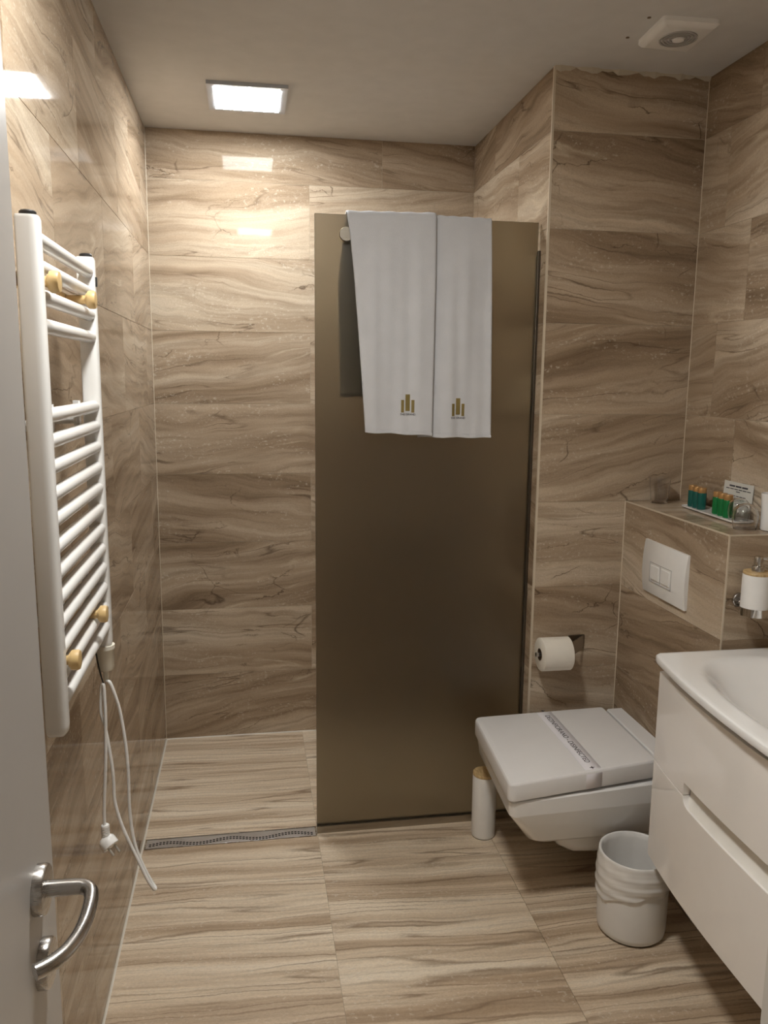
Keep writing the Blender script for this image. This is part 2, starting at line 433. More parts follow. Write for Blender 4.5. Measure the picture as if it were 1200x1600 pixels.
tile_face(wall_ledge, (XC, YC, 0), (1, 0, 0), (0, 0, 1), courses(W2 - XC, [], [], LEDGE))
tile_face(wall_ledge, (XC, YC, LEDGE), (1, 0, 0), (0, 1, 0), [(0, E - YC, [0, W2 - XC])])
wall_front = structure('wall_front', box(BM(), -0.12, W2 + 0.12, YF - 0.1, YF, 0, H + 0.1), PLASTER)
wall_entry = structure('wall_entry', box(BM(), BX0, BX1, BY - 0.12, BY, 0, 1.00), PLASTER)
wall_entry.modifiers.new('bevel', 'BEVEL').width = 0.004
floor = structure('floor', box(BM(), -0.1, W2 + 0.1, YF - 0.1, 0.1, -0.1, -0.003), GROUT)
fl = []
DN, DF = -0.876, -0.812                      # near and far edge of the drain
tile_w = 0.609
xa = [0.0, tile_w, W1]
fl += [(DF, 0.0, xa)]
for x_lo, x_hi, ys in ((0.0, tile_w, [DN, -2.076, -3.276, YF]), (tile_w, 2 * tile_w, [-0.835, -2.035, -3.235, YF]), (2 * tile_w, W2, [-0.835, -1.401, -2.601, -3.801, YF])):
    for a, b in zip(ys, ys[1:]):
        fl.append((b, a, [x_lo, x_hi]))
tile_face(floor, (0, 0, 0), (1, 0, 0), (0, 1, 0), fl, FLOOR, 'floor_tile')
ceiling = structure('ceiling', box(BM(), -0.1, W2 + 0.1, YF - 0.1, 0.1, H, H + 0.1), PAINT)
for hx, hy in ((1.483, -1.295), (1.485, -1.162)):
    obj('screw_hole', lathe(BM(), [(0.0055, H - 0.0015), (0.0045, H + 0.001)], (hx, hy, 0), segs=12), CARDB, ceiling)

def trim(i, bm, mat=TRIM): return structure('trim_%d' % i, bm, mat)
trim(1, box(BM(), W1 - 0.001, W1 + 0.006, E - 0.001, E + 0.006, 0, H))                     # tile edge of the column corner
trim(2, box(BM(), XC - 0.001, XC + 0.003, YC - 0.001, YC + 0.003, 0, LEDGE + 0.001))       # ledge corner
trim(3, box(BM(), XC - 0.001, XC + 0.003, YC + 0.003, E, LEDGE - 0.003, LEDGE + 0.001))    # ledge front top edge
trim(4, box(BM(), XC + 0.003, W2, YC - 0.001, YC + 0.003, LEDGE - 0.003, LEDGE + 0.001))   # ledge end top edge
SIL = plain('pale silicone joint', (0.70, 0.66, 0.58), 0.5)
def quarter(p0, p1, nx, ny, s=0.007):
    bm = BM(); r = []
    for p in (p0, p1):
        p = Vector(p); d1, d2 = Vector(nx) * s, Vector(ny) * s
        r.append([p, p + d1, p + (d1 + d2) * 0.35, p + d2])
    return loft(bm, r)
trim(5, quarter((0, YF, 0), (0, 0, 0), (1, 0, 0), (0, 0, 1), 0.0055), SIL)
trim(6, quarter((0, 0, 0), (W1, 0, 0), (0, -1, 0), (0, 0, 1), 0.0035), SIL)
trim(7, quarter((XC, E, 0), (XC, E, LEDGE), (-1, 0, 0), (0, -1, 0), 0.0025), TRIM)
trim(8, quarter((W2, E, LEDGE), (W2, E, H), (-1, 0, 0), (0, -1, 0), 0.0018), TRIM)
trim(9, quarter((0, 0, 0), (0, 0, H), (1, 0, 0), (0, -1, 0), 0.0016), TRIM)
# hand-filled sealant where the column meets the ceiling
bm = BM(); rr = []
for i in range(31):
    x = W1 + (W2 - W1) * i / 30; s = 0.010 + 0.005 * math.sin(i * 1.1) + 0.003 * math.sin(i * 2.7)
    rr.append([Vector((x, E, H)), Vector((x, E - s * 0.8, H)), Vector((x, E - 0.002, H - s))])
trim(10, loft(bm, rr), plain('ceiling sealant', (0.52, 0.47, 0.38), 0.7))

# ------------------------------------------------------------------ door (open against the left wall)
DXF = 0.151
door = structure('door_1', box(BM(), DXF - 0.040, DXF, -3.40, -2.60, 0.008, 2.06), DOORM)
door.modifiers.new('bevel', 'BEVEL').width = 0.002
def rosette(z, y=-2.674):
    return obj('rosette', lathe(BM(), [(0.0275, DXF), (0.0275, DXF + 0.009), (0.0260, DXF + 0.0115), (0.011, DXF + 0.012)], (0, y, z), 'X', 40), STEEL, door, True)
r1 = rosette(1.056); r2 = rosette(0.965)
obj('key_plug', box(lathe(BM(), [(0.010, DXF + 0.0115), (0.010, DXF + 0.015), (0.0085, DXF + 0.0155)], (0, -2.674, 0.965), 'X', 24), DXF + 0.0154, DXF + 0.0185, -2.6752, -2.6728, 0.957, 0.973), CHROME, r2, True)
LZH = 1.056
hp = [(DXF + 0.008, -2.674, LZH), (DXF + 0.020, -2.674, LZH), (DXF + 0.036, -2.674, LZH), (DXF + 0.050, -2.676, LZH), (DXF + 0.0585, -2.684, LZH), (DXF + 0.062, -2.697, LZH),
      (DXF + 0.0635, -2.718, LZH), (DXF + 0.0630, -2.742, LZH), (DXF + 0.0595, -2.764, LZH), (DXF + 0.053, -2.782, LZH), (DXF + 0.042, -2.797, LZH), (DXF + 0.030, -2.806, LZH)]
sp = smooth_path(hp, 6)
obj('lever', tube(BM(), sp, [0.0096 - 0.0018 * min(1, k / 30) for k in range(len(sp))], 20), STEEL, door, True)
obj('door_jamb', box(BM(), DXF - 0.06, DXF + 0.015, -3.45, -3.402, 0, 2.1), DOORM, door)

# ------------------------------------------------------------------ shower screen
scr = thing('shower_screen', 'frosted bronze glass shower screen standing on the floor beside the drain', 'shower screen', (0.98, -0.847, 0))
GX0, GX1, GZ = 0.607, 1.352, 2.129
obj('glass_pane', box(BM(), GX0, GX1, -0.852, -0.844, 0.020, GZ), FROST, scr, bevel=0.001)
obj('floor_channel', box(box(box(BM(), GX0, GX1, -0.862, -0.853, 0.0, 0.026), GX0, GX1, -0.843, -0.834, 0.0, 0.026), GX0, GX1, -0.853, -0.843, 0.0, 0.018), DARKST, scr)
obj('wall_channel', box(box(box(BM(), 1.350, W1 - 0.0005, -0.862, -0.853, 0.027, 2.038), 1.350, W1 - 0.0005, -0.843, -0.834, 0.027, 2.038), 1.3525, W1 - 0.0005, -0.853, -0.843, 0.027, 2.038), brushed('dark bronze wall channel', (0.17, 0.15, 0.125), 0.4), scr, bevel=0.0008)

knob = thing('towel_hook', 'round brushed metal towel hook on the frosted screen beside the left towel', 'hook', (0.707, -0.852, 2.066))
obj('hook_base', lathe(BM(), [(0.012, -0.8522), (0.012, -0.862)], (0.707, 0, 2.066), 'Y', 28), STEEL, knob, True)
obj('hook_cap', lathe(BM(), [(0.0215, -0.862), (0.0225, -0.863), (0.0225, -0.872), (0.0215, -0.8735)], (0.707, 0, 2.066), 'Y', 36), DARKST, knob, True)

# ------------------------------------------------------------------ towels over the top edge of the glass
def towel(name, label, TL, TR, BL, BR, backlen, yoff, seed, emblem_x, zt, backL, backR):
    rnd = random.Random(seed); ph = [rnd.uniform(0, 6.28) for _ in range(6)]
    top = zt; zb = 0.5 * (BL[1] + BR[1])
    t = 0.006
    def front(u, f):           # u 0..1 across, f 0 top .. 1 bottom
        xl = TL[0] + (BL[0] - TL[0]) * (f ** 0.8); xr = TR[0] + (BR[0] - TR[0]) * f
        z0 = TL[1] + (TR[1] - TL[1]) * u; z1 = BL[1] + (BR[1] - BL[1]) * u
        x = xl + (xr - xl) * u
        amp = 0.0040 * min(1, f * 2.5)
        w = amp * (math.sin(x * 42 + ph[0] + f * 1.5) + 0.6 * math.sin(x * 75 + ph[1] - f * 2.2) + 0.35 * math.sin(x * 130 + ph[2]))
        w *= (1 - 0.8 * max(0, (u - 0.8) / 0.2)) if yoff > 0.008 else (1 - 0.8 * max(0, (0.3 - u) / 0.3))
        y = -0.8605 - yoff - 0.010 * min(1, f * 4) - 0.006 * f + w
        return Vector((x, y, z0 + (z1 - z0) * f - (0.0015 * math.sin(x * 60 + ph[3]) if f == 1 else 0)))
    def back(u, f):
        xl = backL + 0.004 * math.sin(f * 3 + ph[4]); xr = backR
        zb_ = top - backlen
        w = 0.001 * (math.sin(u * 9 + ph[2]))
        return Vector((TL[0] + (xl - TL[0]) * min(1, f * 3) + ((TR[0] + (xr - TR[0]) * min(1, f * 3)) - (TL[0] + (xl - TL[0]) * min(1, f * 3))) * u, -0.826 + w + yoff * 0.6, (TL[1] + (TR[1] - TL[1]) * u) + (zb_ - top) * f))
    NU, NF, NB = 40, 44, 24
    cols = []
    rows = [[back(u / NU, 1 - k / NB) for u in range(NU + 1)] for k in range(NB + 1)]
    # over the top edge
    for a in (0.25, 0.5, 0.75):
        r = []
        for u in range(NU + 1):
            p, q = back(u / NU, 0), front(u / NU, 0)
            c = (p + q) / 2; ang = math.pi * a
            r.append(Vector((c.x, c.y + math.cos(ang) * (p.y - q.y) / 2, c.z + math.sin(ang) * (0.007 + yoff * 0.6) + 0.001 * math.sin(u * 0.7 + ph[5]))))
        rows.append(r)
    rows += [[front(u / NU, k / NF) for u in range(NU + 1)] for k in range(NF + 1)]
    bm = BM()
    V = [[bm.verts.new(p) for p in r] for r in rows]
    for i in range(len(V) - 1):
        for j in range(NU): bm.faces.new((V[i][j], V[i][j + 1], V[i + 1][j + 1], V[i + 1][j]))
    th = thing(name, label, 'towel', ((TL[0] + TR[0]) / 2, -0.848, zb), 'white towels over the shower screen')
    cl = obj('cloth', bm, TERRY, th, True, recalc=False, angle=70)
    so = cl.modifiers.new('thickness', 'SOLIDIFY'); so.thickness = t; so.offset = 0
    # stitched hem along the bottom
    bm = BM(); rr = []
    for u in range(NU + 1):
        p = front(u / NU, 1.0); q = front(u / NU, 0.985)
        rr.append([p + Vector((0, -0.0042, 0.001)), q + Vector((0, -0.0042, 0)), q + Vector((0, 0.004, 0)), p + Vector((0, 0.004, 0.001))])
    obj('hem', loft(bm, rr), TERRY, th, True)
    # embroidered emblem: three bars and a line of small lettering
    def surf(x, z):
        f = (top - z) / (top - zb); xl = TL[0] + (BL[0] - TL[0]) * (f ** 0.8); xr = TR[0] + (BR[0] - TR[0]) * f
        return front((x - xl) / (xr - xl), f).y - t / 2 - 0.0006
    ex, ez = emblem_x
    def bar(x0, x1, z0, z1):
        bm = BM(); rr = []
        for k in range(9):
            z = z0 + (z1 - z0) * k / 8
            rr.append([(x, surf(x, z) - d, z) for x, d in ((x0, 0.0008), (x1, 0.0008), (x1, -0.001), (x0, -0.001))])
        return loft(bm, rr)
    obj('emblem_bar', bar(ex - 0.022, ex - 0.0125, ez, ez + 0.041), GOLDTH, th)
    obj('emblem_bar', bar(ex - 0.0075, ex + 0.0075, ez + 0.005, ez + 0.059), GOLDTH, th)
    obj('emblem_bar', bar(ex + 0.0125, ex + 0.022, ez, ez + 0.041), GOLDTH, th)
    bm = text_mesh('THE GRAND', 0.0092, (ex, 0, ez - 0.0065), (1, 0, 0), (0, 0, 1))
    for v in bm.verts: v.co.y += surf(v.co.x, v.co.z) - 0.0006
    obj('emblem_lettering', bm, INK, th, recalc=False)
    return th
towel('bath_towel', 'left white towel with gold emblem hanging over the frosted screen', (0.709, 2.121), (0.997, 2.126), (0.768, 1.438), (0.992, 1.427), 0.570, 0.018, 3, (0.908, 1.504), 2.124, 0.690, 0.985)
towel('bath_towel', 'right white towel with gold emblem hanging over the frosted screen', (0.985, 2.129), (1.186, 2.126), (0.947, 1.421), (1.199, 1.418), 0.55, 0.002, 11, (1.083, 1.492), 2.128, 0.998, 1.185)

# ------------------------------------------------------------------ linear drain
dr = thing('linear_drain', 'stainless steel linear shower drain set in the floor tiles', 'drain', (0.31, -0.845, 0))
bm = BM()
box(bm, 0.008, 0.6055, DN + 0.001, DN + 0.004, -0.0028, 0.0006); box(bm, 0.008, 0.6055, DF - 0.004, DF - 0.001, -0.0028, 0.0006)
box(bm, 0.008, 0.011, DN + 0.004, DF - 0.004, -0.0028, 0.0006); box(bm, 0.6025, 0.6055, DN + 0.004, DF - 0.004, -0.0028, 0.0006)
obj('drain_frame', bm, STEEL, dr)
obj('drain_cover', box(BM(), 0.0125, 0.601, DN + 0.0055, DF - 0.0055, -0.0026, -0.0002), brushed('satin steel drain cover', (0.86, 0.85, 0.84), 0.42), dr, bevel=0.0006)
bm = BM(); n = 50
for i in range(n):
    x = 0.026 + (0.588 - 0.026) * i / (n - 1)
    w = math.sin(2 * math.pi * (x - 0.03) / 0.215)
    for s in (-1, 1):
        y = -0.8515 + 0.009 * w + s * 0.0052
        hw = 0.0032; hh = 0.0024
        box(bm, x - 0.0042, x + 0.0038, y - 0.0031, y + 0.0031, -0.001, 0.0001)
so = obj('drain_slots', bm, BLACK, dr); so['kind'] = 'stuff'

# ------------------------------------------------------------------ ceiling lamps and extractor fan
def lamp(name, label, cx, cy, em):
    t_ = thing(name, label, 'ceiling light', (cx, cy, H), 'square ceiling panel lights')
    a, b, i_, j_, z0 = 0.137, 0.137, 0.112, 0.116, H - 0.012
    bm = BM()
    box(bm, cx - a, cx + a, cy - b, cy - j_, z0, H); box(bm, cx - a, cx + a, cy + j_, cy + b, z0, H)
    box(bm, cx - a, cx - i_, cy - j_, cy + j_, z0, H); box(bm, cx + i_, cx + a, cy - j_, cy + j_, z0, H)
    obj('lamp_frame', bm, LFRAME, t_)
    obj('diffuser', box(BM(), cx - i_, cx + i_, cy - j_, cy + j_, z0 - 0.0015, z0 + 0.006), em, t_)
    return t_
lamp('ceiling_light', 'square lit ceiling panel light above the shower floor', 0.405, -0.445, EM1)
lamp('ceiling_light', 'square lit ceiling panel light nearer the doorway', 0.45, -2.25, EM2)

fan = thing('extractor_fan', 'square white extractor fan on the ceiling near the right wall', 'fan', (1.604, -1.229, H))
bm = BM(); zc = H - 0.022
P4 = [(1.525, -1.142), (1.690, -1.134), (1.680, -1.322), (1.515, -1.318)]
loft(bm, [[(p.x, p.y, z) for p in rpoly(P4, 0.012, d, 4)] for z, d in ((H, 0), (H - 0.012, 0), (H - 0.019, 0.008), (zc, 0.016))])
obj('fan_cover', bm, WPLAST, fan, True, angle=25)
FANG = plain('grey fan grille', (0.42, 0.41, 0.40), 0.5)
bm = BM(); c = (1.603, -1.235, 0)
for k in range(4):
    r0 = 0.052 - k * 0.009
    lathe(bm, [(r0, zc + 0.002), (r0, zc - 0.004), (r0 - 0.005, zc - 0.004), (r0 - 0.005, zc + 0.002)], c, segs=32, cap0=False, cap1=False)
obj('fan_grille', bm, FANG, fan, True)
obj('fan_hub', lathe(BM(), [(0.018, zc + 0.001), (0.016, zc - 0.006), (0.008, zc - 0.008)], c, segs=24), WPLAST, fan, True)

# ------------------------------------------------------------------ towel radiator
rad = thing('towel_radiator', 'white ladder towel radiator on the left tiled wall', 'radiator', (0.083, -2.045, 1.05))
RX0, RX1, YN, YFAR = 0.066, 0.099, -2.252, -1.826
for y in (YN, YFAR):
    pl = roundpoly([(RX0, y - 0.017), (RX1, y - 0.017), (RX1, y + 0.017), (RX0, y + 0.017)], [0.004, 0.013, 0.013, 0.004], 5)
    bm = loft(BM(), [[(p.x, p.y, z) for p in inset(pl, i)] for z, i in ((1.050, 0.006), (1.056, 0.001), (1.066, 0), (1.838, 0), (1.843, 0.002))])
    o = obj('upright', bm, WHITE_METAL, rad, True, angle=60)
    obj('end_plug', lathe(BM(), [(0.012, 1.8425), (0.012, 1.848), (0.010, 1.850)], ((RX0 + RX1) / 2, y, 0), segs=20), BLACK, o, True)
for z in (1.814, 1.775, 1.733, 1.690, 1.555, 1.516, 1.475, 1.433, 1.392, 1.349, 1.308, 1.267, 1.227, 1.185, 1.143, 1.101):
    obj('tube', lathe(BM(), [(0.0105, YN + 0.012), (0.0118, YN + 0.02), (0.0118, YFAR - 0.02), (0.0105, YFAR - 0.012)], (0.0868, 0, z), 'Y', 16), WHITE_METAL, rad, True)
for y in (-1.935, -2.15):
    for z in (1.535, 1.207):
        bm = lathe(BM(), [(0.016, 0.0), (0.016, 0.006), (0.009, 0.010), (0.009, 0.070), (0.012, 0.074)], (0, y, z), 'X', 20)
        box(bm, 0.068, 0.078, y - 0.009, y + 0.009, z - 0.035, z + 0.035)
        obj('wall_bracket', bm, WHITE_METAL, rad, True)
obj('bleed_valve', box(BM(), RX1 - 0.001, RX1 + 0.003, YFAR - 0.004, YFAR + 0.004, 1.788, 1.806), BLACK, rad)
hx = 0.0825
he = obj('heating_element', lathe(BM(), [(0.010, 1.068), (0.010, 1.058), (0.0205, 1.056), (0.0205, 1.048), (0.0188, 1.046), (0.0178, 1.008), (0.0150, 1.001), (0.006, 1.000), (0.005, 0.975)], (hx, YFAR, 0), segs=28), CREAMP, rad, True)
obj('holding_clip', tube(BM(), smooth_path([(0.067, -1.846, 1.058), (0.070, -1.8465, 1.03), (0.075, -1.8465, 1.0), (0.079, -1.842, 0.978), (0.081, -1.833, 0.972)], 4), 0.0016, 8), BLACK, rad, True)
cy = -1.828
cord = [(0.0825, cy, 0.977), (0.091, cy - 0.004, 0.973), (0.100, cy - 0.004, 0.945), (0.108, cy, 0.905), (0.1155, cy, 0.84), (0.119, cy, 0.772), (0.1185, cy, 0.681), (0.1255, cy - 0.002, 0.604),
        (0.142, cy - 0.006, 0.548), (0.160, cy - 0.010, 0.508), (0.1685, cy - 0.016, 0.496), (0.166, cy - 0.022, 0.497), (0.152, cy - 0.022, 0.524), (0.128, cy - 0.016, 0.582), (0.107, cy - 0.012, 0.636), (0.0945, cy - 0.010, 0.68), (0.089, cy - 0.008, 0.715),
        (0.0885, cy - 0.008, 0.774), (0.079, cy - 0.008, 0.863), (0.0705, cy - 0.008, 0.907), (0.0715, cy - 0.009, 0.945), (0.0755, cy - 0.012, 0.973), (0.0795, cy - 0.014, 0.970), (0.0800, cy - 0.014, 0.94), (0.080, cy - 0.014, 0.90), (0.0755, cy - 0.013, 0.80), (0.068, cy - 0.012, 0.70), (0.0665, cy - 0.012, 0.652)]
co = obj('power_cord', tube(BM(), smooth_path(cord, 6), 0.0036, 10), WPLAST, rad, True)
PINM = plain('nickel plug pin', (0.62, 0.60, 0.56), 0.4, metal=0.6)
# plug at the end of the cord, hanging with its two pins towards the room
pc = Vector((0.068, cy - 0.012, 0.654))
bm = BM(); prof = [(0.0072, 0.0)]
for k in range(7): prof += [(0.0088, -0.002 - k * 0.004), (0.0088, -0.0045 - k * 0.004), (0.0074, -0.005 - k * 0.004)]
prof += [(0.0095, -0.032)]
lathe(bm, prof, pc, segs=20)
PL = obj('plug', bm, WPLAST, co, True)
ax = Vector((0.62, -0.42, -0.66)).normalized(); o1 = Vector((0.5, 0.86, -0.07)); o1 = (o1 - ax * o1.dot(ax)).normalized(); o2 = ax.cross(o1)
bc = pc + Vector((0.000, 0.002, -0.037))
def axial(bm, prof, c, segs=24, sx=1.0):
    return loft(bm, [[c + ax * h_ + (o1 * math.cos(2 * math.pi * k / segs) * sx + o2 * math.sin(2 * math.pi * k / segs)) * r_ for k in range(segs)] for r_, h_ in prof])
# plug body and pins share the plug's mesh level, so they are joined to the cord as parts
obj('plug_body', axial(BM(), [(0.012, -0.006), (0.0175, 0.0), (0.0185, 0.006), (0.0185, 0.018), (0.0175, 0.019)], bc), WPLAST, co, True)
for s in (-1, 1):
    obj('plug_pin', axial(BM(), [(0.0026, 0.018), (0.0026, 0.037), (0.0016, 0.0385)], bc + o1 * (s * 0.0095), 10), PINM, co, True)

# ------------------------------------------------------------------ wooden hooks clipped between the tubes
def hook(y, z, label):
    t_ = thing('wooden_hook', label, 'hook', (0.083, y, z), 'wooden hooks on the towel radiator')
    obj('hook_knob', lathe(BM(), [(0.010, 0.1015), (0.0155, 0.1025), (0.0165, 0.105), (0.0165, 0.113), (0.0150, 0.116), (0.008, 0.117)], (0, y, z), 'X', 28), HOOKW, t_, True)
    obj('hook_stem', lathe(BM(), [(0.0080, 0.062), (0.0080, 0.098), (0.0115, 0.0995), (0.0115, 0.1018)], (0, y, z), 'X', 24), HOOKW, t_, True)
    obj('hook_back', box(BM(), 0.055, 0.0640, y - 0.042, y + 0.016, z - 0.011, z + 0.011), HOOKW, t_, bevel=0.002)
    return t_
hook(-2.226, 1.754, 'pale wooden hook high on the radiator, nearer the door')
hook(-1.932, 1.754, 'pale wooden hook high on the radiator, nearer the shower')
hook(-1.968, 1.164, 'pale wooden hook low on the radiator, nearer the shower')
hook(-2.226, 1.164, 'pale wooden hook low on the radiator, nearer the door')

# ------------------------------------------------------------------ toilet
toi = thing('toilet', 'white square wall-hung toilet with closed lid below the flush plate', 'toilet', (1.40, -1.19, 0.12))
LP = [(1.146, -0.966), (1.612, -0.982), (1.606, -1.392), (1.119, -1.443)]
lz = lambda x, y: 0.455 + 0.019 * (x - 1.13) / 0.48
def curved_poly(P, r, bulge=0.006):
    return roundpoly(P, r, 6)
LR = [0.026, 0.016, 0.016, 0.026]
lidp = lambda d: rpoly(LP, LR, d, 6)
lid = lidp(0)
def ring(pl, dz): return [(p.x, p.y, lz(p.x, p.y) + dz) for p in pl]
obj('lid', loft(BM(), [ring(lidp(0.006), -0.058), ring(lidp(0.001), -0.056), ring(lid, -0.052), ring(lid, -0.009), ring(lidp(0.0012), -0.0045), ring(lidp(0.004), -0.0012), ring(lidp(0.009), 0.0)]), LIDM, toi, True, angle=30)
obj('seat', loft(BM(), [ring(lidp(0.012), -0.064), ring(lidp(0.012), -0.0585)]), LIDM, toi)
hb = roundpoly([(1.624, -0.988), (XC - 0.001, -0.986), (XC - 0.001, -1.400), (1.618, -1.396)], 0.006, 3)
obj('hinge_cover', loft(BM(), [[(p.x, p.y, 0.417) for p in hb], [(p.x, p.y, 0.463) for p in hb], [(p.x, p.y, 0.467) for p in inset(hb, 0.004)]]), LIDM, toi, True, angle=30)
X1 = XC - 0.0008
def bowl_ring(A, B, C_, D, rf=0.03, n=7):
    """far front, far back, near back, near front corners as (x, y, z)"""
    pl = rpoly([A[:2], B[:2], C_[:2], D[:2]], [rf, 0.006, 0.006, rf], 0.0, n)
    def zz(p):
        u = (p.x - 1.13) / (X1 - 1.13); return A[2] + (B[2] - A[2]) * u
    return [(p.x, p.y, zz(p)) for p in pl]
obj('bowl', loft(BM(), [
    bowl_ring((1.252, -1.060, 0.216), (X1, -1.060, 0.206), (X1, -1.345, 0.206), (1.240, -1.355, 0.216), 0.05),
    bowl_ring((1.236, -1.048, 0.219), (X1, -1.048, 0.209), (X1, -1.355, 0.209), (1.222, -1.368, 0.219), 0.05),
    bowl_ring((1.224, -1.040, 0.229), (X1, -1.040, 0.218), (X1, -1.362, 0.218), (1.208, -1.378, 0.229), 0.05),
    bowl_ring((1.157, -0.993, 0.343), (X1, -0.993, 0.338), (X1, -1.400, 0.338), (1.1295, -1.4335, 0.343), 0.03),
    bowl_ring((1.155, -0.990, 0.347), (X1, -0.990, 0.343), (X1, -1.400, 0.343), (1.129, -1.434, 0.347), 0.03),
    bowl_ring((1.153, -0.974, 0.386), (X1, -0.985, 0.402), (X1, -1.398, 0.402), (1.127, -1.434, 0.386), 0.028),
    bowl_ring((1.157, -0.978, 0.390), (X1, -0.989, 0.406), (X1, -1.394, 0.406), (1.131, -1.430, 0.390), 0.026)]), CERAMIC, toi, True, angle=18)
tr = []
for x, w, z0 in ((1.325, 0.030, 0.180), (1.335, 0.055, 0.150), (1.36, 0.085, 0.115), (1.40, 0.10, 0.095), (1.47, 0.105, 0.090), (X1, 0.105, 0.090)):
    yc = -1.205
    tr.append([(x, yc + w * math.cos(a), z0 + 0.075 + 0.075 * math.sin(a) if math.sin(a) < 0 else 0.235) for a in [2 * math.pi * k / 24 for k in range(24)]])
obj('trap', loft(BM(), tr), CERAMIC, toi, True, angle=50)

band = thing('paper_band', 'white printed hygiene paper band wrapped across the closed toilet lid', 'paper band', (1.392, -1.2, 0.466))
bx0, bx1 = 1.366, 1.418
def lid_y_near(x):
    return -1.443 + (x - 1.119) / (1.606 - 1.119) * (-1.392 + 1.443)
def lid_y_far(x):
    return -0.966 + (x - 1.146) / (1.612 - 1.146) * (-0.982 + 0.966)
def band_path(x):
    yn, yf = lid_y_near(x), lid_y_far(x); z = lz(x, 0)
    return [(x, yf + 0.001, z - 0.055), (x, yf + 0.001, z - 0.012), (x, yf - 0.003, z - 0.002), (x, yf - 0.012, z + 0.0008), (x, yf - 0.1, z + 0.0012), (x, (yn + yf) / 2, z + 0.0016), (x, yn + 0.1, z + 0.0012), (x, yn + 0.012, z + 0.0008), (x, yn + 0.003, z - 0.002), (x, yn - 0.0012, z - 0.012), (x, yn - 0.0014, z - 0.056)]
bm = BM(); A, B = band_path(bx0), band_path(bx1)
va = [bm.verts.new(p) for p in A]; vb = [bm.verts.new(p) for p in B]
for i in range(len(va) - 1): bm.faces.new((va[i], va[i + 1], vb[i + 1], vb[i]))
o = obj('paper_strip', bm, BANDP, band, True); o.modifiers.new('thick', 'SOLIDIFY').thickness = 0.0006
tm = text_mesh('DEZINFICIRANO - DISINFECTED', 0.0245, (1.392, -1.190, lz(1.392, 0) + 0.0024), (0, -1, 0), (1, 0, 0), 0.0001)
for v in tm.verts: v.co.z -= 0.0008 * min(1, abs(v.co.y + 1.19) / 0.19)
obj('printed_lettering', tm, INK, band, recalc=False)
for yy in (-0.975, -1.397):
    bm = BM(); c0 = Vector((1.392, yy, lz(1.392, 0) + 0.0012))
    pts = []
    for k in range(8):
        a = math.pi / 4 * k; r_ = 0.0085 if k % 2 == 0 else 0.003
        pts.append((c0.x + r_ * math.cos(a), c0.y + r_ * math.sin(a)))
    loft(bm, [[(x, y, c0.z - 0.0006) for x, y in pts], [(x, y, c0.z + 0.0004) for x, y in pts]])
    obj('printed_star', bm, INK, band)

# flush plate
fp = thing('flush_plate', 'white square dual flush plate on the tiled ledge above the toilet', 'flush plate', (XC, -1.225, 1.01))
def yz_panel(bm, y0, y1, z0, z1, x_back, depth, bulge=0.0, n=10, r=0.004):
    rings = []
    for k in range(n + 1):
        t = k / n; z = z0 + (z1 - z0) * t; d = depth + bulge * (1 - (2 * t - 1) ** 2)
        rings.append([(x_back, y0, z), (x_back - d + r * 0.7, y0, z), (x_back - d, y0 - r, z), (x_back - d, y1 + r, z), (x_back - d + r * 0.7, y1, z), (x_back, y1, z)])
    return loft(bm, rings)
bm = yz_panel(BM(), -1.092, -1.358, 0.931, 1.102, XC - 0.0002, 0.009, 0.007)
obj('plate', bm, WPLAST, fp, True, angle=35)
bm = BM(); xf = XC - 0.0162
for a, b, c_, d_ in ((-1.148, -1.284, 0.9735, 0.9755), (-1.148, -1.284, 1.0355, 1.0375), (-1.148, -1.150, 0.9755, 1.0355), (-1.282, -1.284, 0.9755, 1.0355), (-1.2145, -1.2165, 0.9755, 1.0355)):
    box(bm, xf - 0.0006, xf + 0.004, b, a, c_, d_)
obj('button_surround', bm, plain('grey joint line', (0.45, 0.45, 0.45), 0.5), fp)
for y0, y1 in ((-1.157, -1.207), (-1.224, -1.274)):
    obj('flush_button', box(BM(), xf - 0.003, xf + 0.004, y1, y0, 0.983, 1.029), WPLAST, fp, bevel=0.0018)

# ------------------------------------------------------------------ toilet roll and holder
rh = thing('toilet_roll_holder', 'dark steel toilet roll holder on the tiled column wall', 'holder', (1.50, E, 0.69))
obj('mounting_plate', box(BM(), 1.496, 1.556, E - 0.006, E - 0.0003, 0.665, 0.722), DARKST, rh, bevel=0.001)
bm = BM(); loft(bm, [[(1.478, E - 0.085, 0.724), (1.478, E - 0.085, 0.676), (1.482, E - 0.085, 0.676), (1.482, E - 0.085, 0.724)], [(1.548, E - 0.006, 0.720), (1.548, E - 0.006, 0.668), (1.553, E - 0.006, 0.668), (1.553, E - 0.006, 0.720)]])
obj('side_arm', bm, DARKST, rh)
RC = (0, -0.992, 0.681)
obj('spindle', lathe(BM(), [(0.008, 1.352), (0.008, 1.480)], (0, RC[1], RC[2] - 0.0), 'X', 16), STEEL, rh, True)
roll = thing('toilet_roll', 'white toilet paper roll on the dark holder beside the screen', 'toilet roll', (1.415, RC[1], 0.623))
bm = lathe(BM(), [(0.0205, 1.366), (0.055, 1.366), (0.0575, 1.368), (0.0575, 1.469), (0.055, 1.471), (0.0205, 1.471)], RC, 'X', 48, False, False)
# close the bore
bmesh.ops.contextual_create(bm, geom=[])
obj('paper', bm, PAPER, roll, True)
obj('core', lathe(BM(), [(0.0215, 1.365), (0.0195, 1.365), (0.0195, 1.472), (0.0215, 1.472)], RC, 'X', 32, False, False), CARDB, roll, True)

